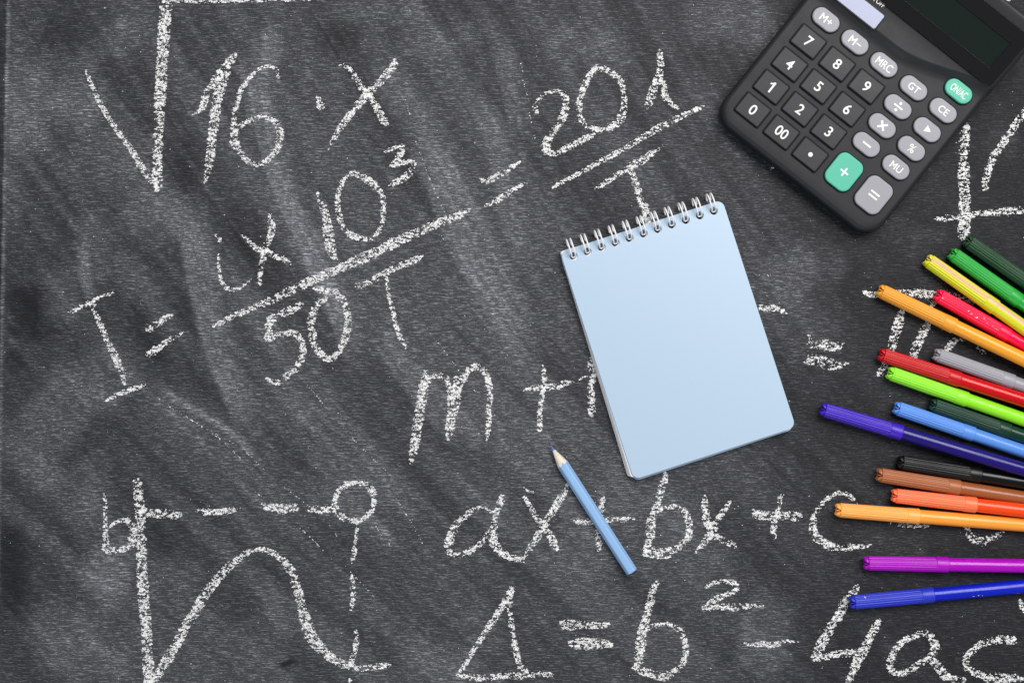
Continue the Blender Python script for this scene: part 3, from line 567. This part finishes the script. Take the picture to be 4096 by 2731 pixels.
V, Fc = lathe([(46*mm, 3.93*mm, 0), (60*mm, 3.94*mm, 0), (127*mm, 3.94*mm, 0), (127.4*mm, 3.9*mm, 0), (127.5*mm, 3.6*mm, 0), (127.5*mm, .05*mm, 0)])
bar_me = meshdata('barrel', V, Fc)
V, Fc = lathe([(127.3*mm, 3.3*mm, 0), (132*mm, 3.2*mm, 0), (132.8*mm, 2.9*mm, 0), (133*mm, 2.3*mm, 0), (133*mm, .05*mm, 0)])
plug_me = meshdata('end_plug', V, Fc)
# rounded lobe on the cap end (quarter shell)
V = []; Fc = []; na, nb = 12, 10
for i in range(na + 1):
    t = math.radians(-37 + 74 * i / na); pin = math.sin(math.pi * i / na) ** .45
    for j in range(nb):
        a = 2 * math.pi * j / nb
        x = 3.0*mm - (2.95*mm * pin) * (.5 + .5 * math.cos(a)) ** .7
        r = 3.25*mm + .62*mm * math.sin(a) * (.55 + .45 * pin)
        V.append((x, r * math.cos(t), r * math.sin(t)))
for i in range(na):
    for j in range(nb):
        k = (j + 1) % nb; Fc.append((i*nb + j, i*nb + k, (i+1)*nb + k, (i+1)*nb + j))
Fc += [tuple(range(nb)), tuple(na*nb + j for j in range(nb))]
lobe_me = meshdata('end_lobe', V, Fc)
bm = bmesh.new()
for ax in (0, 1):
    r = bmesh.ops.create_cube(bm, size=1.0)
    for v in r['verts']:
        v.co = Vector((v.co.x * 4.6*mm + 2.5*mm, v.co.y * (5.6*mm if ax else .5*mm), v.co.z * (.5*mm if ax else 5.6*mm)))
bmesh.ops.bevel(bm, geom=bm.edges[:], offset=.12*mm, segments=1, affect='EDGES')
fin_me = bpy.data.meshes.new('end_fin'); bm.to_mesh(fin_me); bm.free()

def plastic(name, hexs, rough=.3, sss=0.0):
    m = mat(name, srgb(hexs), rough, .4, bump=.03, bscale=600, vary=.05)
    return m
def painted_highlight_mat(name, hex1, hex2):  # second colour is a highlight painted lengthwise into the base colour
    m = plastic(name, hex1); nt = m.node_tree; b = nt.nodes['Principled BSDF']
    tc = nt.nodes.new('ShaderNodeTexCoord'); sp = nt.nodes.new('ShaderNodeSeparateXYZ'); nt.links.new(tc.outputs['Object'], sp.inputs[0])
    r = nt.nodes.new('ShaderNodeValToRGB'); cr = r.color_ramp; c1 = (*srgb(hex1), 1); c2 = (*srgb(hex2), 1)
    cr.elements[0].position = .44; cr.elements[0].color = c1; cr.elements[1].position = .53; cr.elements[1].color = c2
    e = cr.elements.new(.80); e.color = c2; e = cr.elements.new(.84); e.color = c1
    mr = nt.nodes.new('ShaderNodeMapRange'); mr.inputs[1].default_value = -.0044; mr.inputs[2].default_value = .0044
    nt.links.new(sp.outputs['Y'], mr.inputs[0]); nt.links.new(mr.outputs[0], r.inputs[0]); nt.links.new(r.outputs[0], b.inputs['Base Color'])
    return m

PENS = [ # label, tip px, collar-end px, lift of the far end (deg), cap, barrel
 ('dark forest green felt-tip marker beside the bright green one', 3862,959,4096,1120, 0, '#0b3f1d', '#0b3f1d'),
 ('bright grass green felt-tip marker', 3802,1010,4078,1205, 0, '#26a63e', '#26a63e'),
 ('yellow felt-tip marker with a peach highlight painted along its side', 3703,1035,3973,1224, 3.5, '#d9dc12', '#d9dc12'),
 ('golden amber felt-tip marker lying over a chalk pi', 3512,1158,3812,1302, 2.5, '#efa02a', '#f5a22a'),
 ('hot pink felt-tip marker with chalk specks', 3743,1176,4032,1341, 0, '#ff0448', '#ff0448'),
 ('silver grey felt-tip marker', 3736,1415,4055,1530, 0, '#9a9aa2', '#9a9aa2'),
 ('bright red felt-tip marker', 3516,1415,3838,1518, 2.0, '#c4060e', '#cc0610'),
 ('lime green felt-tip marker', 3550,1488,3866,1598, 0, '#93ec2c', '#93ec2c'),
 ('blackish green felt-tip marker between the lime and light blue ones', 3720,1615,4037,1725, 0, '#0a3527', '#0a3527'),
 ('light blue felt-tip marker', 3576,1628,3894,1737, 0, '#5a90e2', '#5a90e2'),
 ('indigo felt-tip marker with a darker navy barrel', 3282,1634,3600,1729, 2.5, '#3f1cb8', '#1c1070'),
 ('black felt-tip marker with a black barrel', 3591,1846,3924,1900, 0, '#0b0c0e', '#0b0c0e'),
 ('brown felt-tip marker touching the black one', 3506,1897,3843,1951, 0, '#aa643c', '#9c5832'),
 ('coral red felt-tip marker with an orange red barrel', 3566,1980,3903,2019, 2.5, '#ff7a4c', '#fb4a12'),
 ('pale orange felt-tip marker beside the coral one', 3341,2038,3679,2065, 0, '#ffae52', '#ffa23c'),
 ('purple felt-tip marker lying apart above the royal blue one', 3454,2251,3799,2257, 1.5, '#ac06bc', '#ac04ba'),
 ('royal blue felt-tip marker with a chalk speck on its cap', 3399,2409,3739,2377, 0, '#2a38c0', '#0c20ba'),
]
for lb, x0, y0, x1, y1, lift, hc, hb in PENS:
    h0 = .00450; a = U(x0, y0, h0); e = U(x1, y1, h0 + .048 * math.sin(math.radians(lift))); d = e - a
    rz = math.atan2(d.y, d.x)
    root = empty('felt_tip_marker', (a.x, a.y, 0), 0)
    tag(root, lb, 'marker', 'felt-tip markers fanned out on the chalkboard')
    root.matrix_world = Matrix.Translation((a.x, a.y, h0)) @ Matrix.Rotation(rz, 4, 'Z') @ Matrix.Rotation(-math.radians(lift), 4, 'Y')
    c = hc[1:]
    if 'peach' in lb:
        mc = painted_highlight_mat('yellow_plastic_painted_highlight', hc, '#e3b684'); mb = mc
    else:
        mc = plastic('cap_plastic_' + c, hc, .38); mb = plastic('barrel_plastic_' + c, hb, .22)
    def part(nm, me, m_, par, mtx=None):
        o = bpy.data.objects.new(nm, me); o.parent = par
        if mtx is not None: o.matrix_local = mtx
        col.objects.link(o)
        if not me.materials: me.materials.append(None)
        o.material_slots[0].link = 'OBJECT'; o.material_slots[0].material = m_
        return o
    cap = part('cap', cap_me, mc, root)
    part('collar', band_me, mc, cap); part('end_fin', fin_me, mc, cap)
    for k in range(4): part('end_lobe', lobe_me, mc, cap, Matrix.Rotation(math.radians(45 + 90 * k), 4, 'X'))
    specks = [(25.9,-.8),(26.4,-.6),(25.6,-1.1),(36.3,-.3),(39.3,-1.2),(38.7,-.9),(3.5,-.95),(22.2,-.5),(30,.8),(33,-.6),(20,.3)] if 'pink' in lb else [(8.2,3.3),(8.5,3.2),(70,-2.6),(73,-2.3),(75,-2.8)] if lb.startswith('royal') else []
    if specks:
        sv, sf = [], []
        for sx_, sy_ in specks:
            for q in range(4):
                ax, ay = sx_ + rnd.gauss(0, .25), sy_ + rnd.gauss(0, .2); rr_ = 4.22 if ax < 40 else 3.95; an = ay / rr_; r1 = rnd.uniform(.06, .2); k0 = len(sv)
                for j in range(6):
                    t_ = j * math.pi / 3; a2 = an + r1 * math.sin(t_) / rr_; sv.append(((ax + 1.4 * r1 * math.cos(t_)) * mm, (rr_ - .02) * math.sin(a2) * mm, (rr_ - .02) * math.cos(a2) * mm))
                sv.append((ax * mm, (rr_ + .08) * math.sin(an) * mm, (rr_ + .08) * math.cos(an) * mm)); sf += [(k0 + j, k0 + (j + 1) % 6, k0 + 6) for j in range(6)]
        tag(part('chalk_specks', meshdata('chalk_specks', sv, sf), M_chalk, cap), kind='stuff')
    part('barrel', bar_me, mb, root); part('end_plug', plug_me, mc, root)

# ------------------------------------------------------------------ desk calculator
def calculator():
    rz = -math.radians(38.4); O = U(3013, 438, .0150)
    root = empty('desk_calculator', (O.x, O.y, 0), rz)
    tag(root, 'black desk calculator with square number keys, grey and green function keys', 'calculator')
    inv = (Matrix.Translation((O.x, O.y, 0)) @ Matrix.Rotation(rz, 4, 'Z')).inverted()
    def loc(x, y, h): return inv @ U(x, y, h)
    aL, aR, b0, b1 = -.0162, .0990, -.0160, .1315
    sl = .055
    def zk(b): return .0118 + sl * (b - b0)
    def S(a): t = min(1, max(0, (a - .040) / .062)); return .0742 + .0150 * t * t * (3 - 2 * t)
    kb = .0880; sl2 = .22
    def zf(a, b):
        t = min(1, max(0, (b - S(a) + .0024) / .0058)); r = b - kb
        ramp = 0 if r < -.006 else ((r + .006) ** 2 / .024 if r < .006 else r)
        return zk(b) + .0026 * t * t * (3 - 2 * t) + sl2 * ramp
    m_b = mat('matte_black_plastic', srgb('#222326'), .5, .30, bump=.25, bscale=3000, vary=.05)
    m_well = mat('key_gap_shade_black', (.004, .004, .005), .6, .2)
    m_k = mat('charcoal_key_plastic', srgb('#2e2f33'), .42, .32, bump=.1, vary=.05)
    m_g = mat('grey_key_plastic', srgb('#98979f'), .42, .45, bump=.1, vary=.05)
    m_t = mat('teal_green_key_plastic', srgb('#50b89c'), .42, .45, bump=.1, vary=.05)
    m_ink = mat('white_key_print', (.86, .86, .82), .5)
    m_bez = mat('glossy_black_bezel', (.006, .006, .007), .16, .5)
    m_lcd = mat('dark_green_liquid_crystal', (.006, .012, .009), .12, .5)
    m_sol = mat('lavender_solar_cell', srgb('#aeb3cc'), .25, .5)
    # body shell: grid that follows the S-shaped step
    rb, rt, fr = .0125, .0085, .0030
    def sdf(a, b):                                   # distance inside the outline
        r = rb if b < .05 else rt
        qx = max(aL + r - a, a - (aR - r)); qy = max(b0 + r - b, b - (b1 - r))
        if qx > 0 and qy > 0: return r - math.hypot(qx, qy)
        return min(a - aL, aR - a, b - b0, b1 - b)
    nA = 150; cols = []
    for i in range(nA + 1):
        t = i / nA; t = t - .16 * math.sin(2 * math.pi * t) / (2 * math.pi) * 5.4
        cols.append(aL + (aR - aL) * t)
    def corner(a, r):
        q = max(aL + r - a, a - (aR - r), 0); return r - math.sqrt(max(0, r * r - q * q))
    V = []; nR = 0
    for a in cols:
        lo = b0 + corner(a, rb); hi = b1 - corner(a, rt); s = S(a); rows = []
        rows += [lo + v for v in (0, .00006, .0002, .0005, .0010, .0016, .0023, .0031)]
        l2 = lo + .0031; rows += [l2 + (s - .0012 - l2) * k / 24 for k in range(1, 25)]
        rows += [s - .0012 + .0058 * k / 20 for k in range(1, 21)]
        l3 = s + .0046; h3 = hi - .0031; rows += [l3 + (h3 - l3) * k / 24 for k in range(1, 25)]
        rows += [hi - v for v in (.0023, .0016, .0010, .0005, .0002, .00006, 0)]
        nR = len(rows)
        for b in rows:
            d = max(0, sdf(a, b)); z = zf(a, b)
            if d < fr: z -= fr - math.sqrt(max(0, fr * fr - (fr - d) ** 2))
            V.append((a, b, z))
    Fc = []
    for i in range(nA):
        for j in range(nR - 1): Fc.append((i * nR + j, (i + 1) * nR + j, (i + 1) * nR + j + 1, i * nR + j + 1))
    per = [i * nR for i in range(nA + 1)] + [nA * nR + j for j in range(1, nR)] + [i * nR + nR - 1 for i in range(nA - 1, -1, -1)] + [j for j in range(nR - 2, 0, -1)]
    base = len(V); c = Vector(((aL + aR) / 2, (b0 + b1) / 2, 0))
    for zz, grow in ((.004, .0), (.0012, -.0004), (0, -.0014)):
        for k in per:
            x, y, z = V[k]; dx, dy = x - c.x, y - c.y; l = math.hypot(dx, dy); V.append((x + dx / l * grow, y + dy / l * grow, zz))
    n = len(per); prev = per
    for lv in range(3):
        cur = [base + lv * n + k for k in range(n)]
        for k in range(n): Fc.append((prev[k], cur[k], cur[(k + 1) % n], prev[(k + 1) % n]))
        prev = cur
    Fc.append(tuple(prev))
    me = meshdata('body', V, Fc); body = obj('body', me, m_b, root)
    # keys
    tilt = Matrix.Rotation(math.atan(sl), 4, 'X')
    def plane(x, y, z, dz=0): return Matrix.Translation((x, y, z)) @ tilt @ Matrix.Translation((0, 0, dz))
    me_sq = curve_mesh([rrect(.0168, .0126, .0009, 4)], .0006, .0006, 1)
    me_pl = curve_mesh([rrect(.0168, .0099, .0049, 10)], .0007, .0007, 3)
    me_tl = curve_mesh([rrect(.0168, .0198, .0048, 8)], .0007, .0007, 3)
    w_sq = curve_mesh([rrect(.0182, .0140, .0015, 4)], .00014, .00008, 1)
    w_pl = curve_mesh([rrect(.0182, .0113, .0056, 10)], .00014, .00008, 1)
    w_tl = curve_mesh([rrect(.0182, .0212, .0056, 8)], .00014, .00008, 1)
    kinds = dict(s=(me_sq, m_k, .0012, w_sq), p=(me_pl, m_g, .0012, w_pl), g=(me_pl.copy(), m_t, .0012, w_pl), T=(me_tl, m_t, .0012, w_tl), t=(me_tl.copy(), m_g, .0012, w_tl))
    for q in kinds.values():
        if not q[0].materials: q[0].materials.append(q[1])
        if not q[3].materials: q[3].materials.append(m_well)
    tri = 'TRI'
    K = [('0',3013,438,'s',.0082,1),('00',3128,528,'s',.0082,.95),('.',3243,617,'s',0,1),('1',3087,347,'s',.0082,1),('2',3202,436,'s',.0082,1),('3',3317,526,'s',.0082,1),
         ('4',3161,256,'s',.0082,1),('5',3276,345,'s',.0082,1),('6',3391,436,'s',.0082,1),('7',3236,165,'s',.0082,1),('8',3351,255,'s',.0082,1),('9',3468,345,'s',.0082,1),
         ('M+',3306,78,'p',.0064,.95),('M−',3422,168,'p',.0064,.95),('MRC',3538,258,'p',.0064,.82),('GT',3657,351,'p',.0057,.95),('÷',3594,426,'p',.0085,1),('×',3531,502,'p',.0085,1),('−',3468,577,'p',.0080,1),
         ('ON/AC',3837,364,'g',.0060,.55),('CE',3775,441,'p',.0057,.95),(tri,3711,518,'p',0,1),('%',3648,593,'p',.0066,.9),('MU',3586,668,'p',.0057,.95),('+',3378,687,'T',.0080,1),('=',3497,779,'t',.0080,1)]
    for s, x, y, kd, size, sx in K:
        kme, km, dz, wme = kinds[kd]; dz = .0004 if kd == 's' else .0006
        h = .0165
        for _ in range(3):
            p = loc(x, y, h); h = zk(p.y) + .0024
        z = zf(p.x, p.y) if kd != 'g' else zk(p.y)
        z = zk(p.y)
        o = bpy.data.objects.new('key', kme); o.parent = root; o.matrix_local = plane(p.x, p.y, z, dz); col.objects.link(o)
        wl = bpy.data.objects.new('key_gap_shade', wme); wl.parent = body; wl.matrix_local = plane(p.x, p.y, z, .00005); col.objects.link(wl)  # black plate painting the shade in the gap round the key
        top = .0014 if kd != 's' else .0012
        if s == '.': lm = curve_mesh([[(.0013 * math.cos(2 * math.pi * i / 20), .0013 * math.sin(2 * math.pi * i / 20)) for i in range(20)]], .00004)
        elif s == tri: lm = curve_mesh([[(-.0014, -.0021), (.0023, 0), (-.0014, .0021)]], .00004)
        elif s == '÷':
            lm = curve_mesh([rrect(.0058, .0010, .0001, 1)] + [[(.00085 * math.cos(2 * math.pi * i / 14), yy + .00085 * math.sin(2 * math.pi * i / 14)) for i in range(14)] for yy in (.0022, -.0022)], .00004)
        elif s == '−': lm = curve_mesh([rrect(.0056, .0010, .0001, 1)], .00004)
        elif s == '=': lm = curve_mesh([rrect(.0060, .0010, .0001, 1, 0, .0012), rrect(.0060, .0010, .0001, 1, 0, -.0012)], .00004)
        elif s in '+×':
            a = .0005; b = .0026; pts = [(a, a), (a, b), (-a, b), (-a, a), (-b, a), (-b, -a), (-a, -a), (-a, -b), (a, -b), (a, -a), (b, -a), (b, a)]
            if s == '×': pts = [((u - v) * .7071 * 1.15, (u + v) * .7071 * 1.15) for u, v in pts]
            lm = curve_mesh([pts], .00004)
        elif s == '1': lm = curve_mesh([[(-.0001, -.0033), (.0010, -.0033), (.0010, .0033), (.0001, .0033), (-.0006, .0024), (-.0017, .0018), (-.0017, .0009), (-.0008, .0012), (-.0001, .0017)]], .00004)
        else: lm = text_mesh(s, size, sx, .00010 if s.isdigit() else .00006)
        lo_ = obj('legend', lm, m_ink, o, Matrix.Translation((.0001, 0, top + .00003)))
    # upper deck: solar cell, print, display
    sd = math.atan(sl + sl2)
    def hz(x, y, n=4):
        h = .022
        for _ in range(n):
            p = loc(x, y, h); h = zf(p.x, p.y)
        return p, h
    p1, h1 = hz(3496, 119); p2, h2 = hz(3538, 65)
    ang = math.atan2(h2 - h1, (p2 - p1).y)
    sw, sh = .034, (p2 - p1).y / math.cos(ang)
    cx, cy = p1.x - sw / 2, (p1.y + p2.y) / 2
    ts = Matrix.Translation((cx, cy, (h1 + h2) / 2)) @ Matrix.Rotation(ang, 4, 'X')
    fr_me = curve_mesh([rrect(sw + .0016, sh + .0016, .0016, 5), rrect(sw, sh, .0011, 5)[::-1]], .0003, .0002, 1)
    rim = obj('solar_cell_rim', fr_me, m_bez, root, ts @ Matrix.Translation((0, 0, .0007)))
    sc_me = curve_mesh([rrect(sw + .0004, sh + .0004, .0011, 5)], .0002)
    obj('solar_cell', sc_me, m_sol, root, ts @ Matrix.Translation((0, 0, .0006)))
    pt, ht = hz(3508, 19)
    tm = text_mesh('POWER OFF', .0034, .92, .00004)
    xr = max(v.co.x for v in tm.vertices); pe, he = hz(3537, 27)
    hh = zf(pe.x - xr, pe.y); sa = math.atan((zf(pe.x - xr, pe.y + .002) - zf(pe.x - xr, pe.y - .002)) / .004)
    obj('printed_lettering', tm, m_ink, root, Matrix.Translation((pe.x - xr, pe.y, hh + .00012)) @ Matrix.Rotation(sa, 4, 'X'))
    q1, g1 = hz(3959, 273); q2, g2 = hz(4042, 172)
    lw, lh = .074, math.hypot((q2 - q1).y, g2 - g1)
    ad = math.atan2(g2 - g1, (q2 - q1).y)
    lx, ly = (q1.x + q2.x) / 2 - lw / 2, (q1.y + q2.y) / 2
    td = Matrix.Translation((lx, ly, (g1 + g2) / 2)) @ Matrix.Rotation(ad, 4, 'X')
    ow, oh = lw + .0165, lh + .0170  # black margin runs low to paint in the shaded dip below the bezel
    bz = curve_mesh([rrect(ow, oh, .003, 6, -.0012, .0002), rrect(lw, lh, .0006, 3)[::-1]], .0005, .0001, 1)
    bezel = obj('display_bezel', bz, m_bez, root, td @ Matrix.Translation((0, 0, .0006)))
    lc = curve_mesh([rrect(lw + .001, lh + .001, .0006, 3)], .0001)
    obj('display_screen', lc, m_lcd, root, td @ Matrix.Translation((0, 0, .00025)))
    print('CALC', [tuple(round(v * 1000, 1) for v in loc(*t)) for t in ((3087,148,.003),(3858,516,.014),(3146,682,.003),(3959,0,.031),(4096,107,.031),(3467,113,.02),(3609,231,.02),(3728,291,.02),(3822,314,.021),(3959,374,.021))], 'lcd', lx, ly, lw, lh, math.degrees(ad))
calculator()
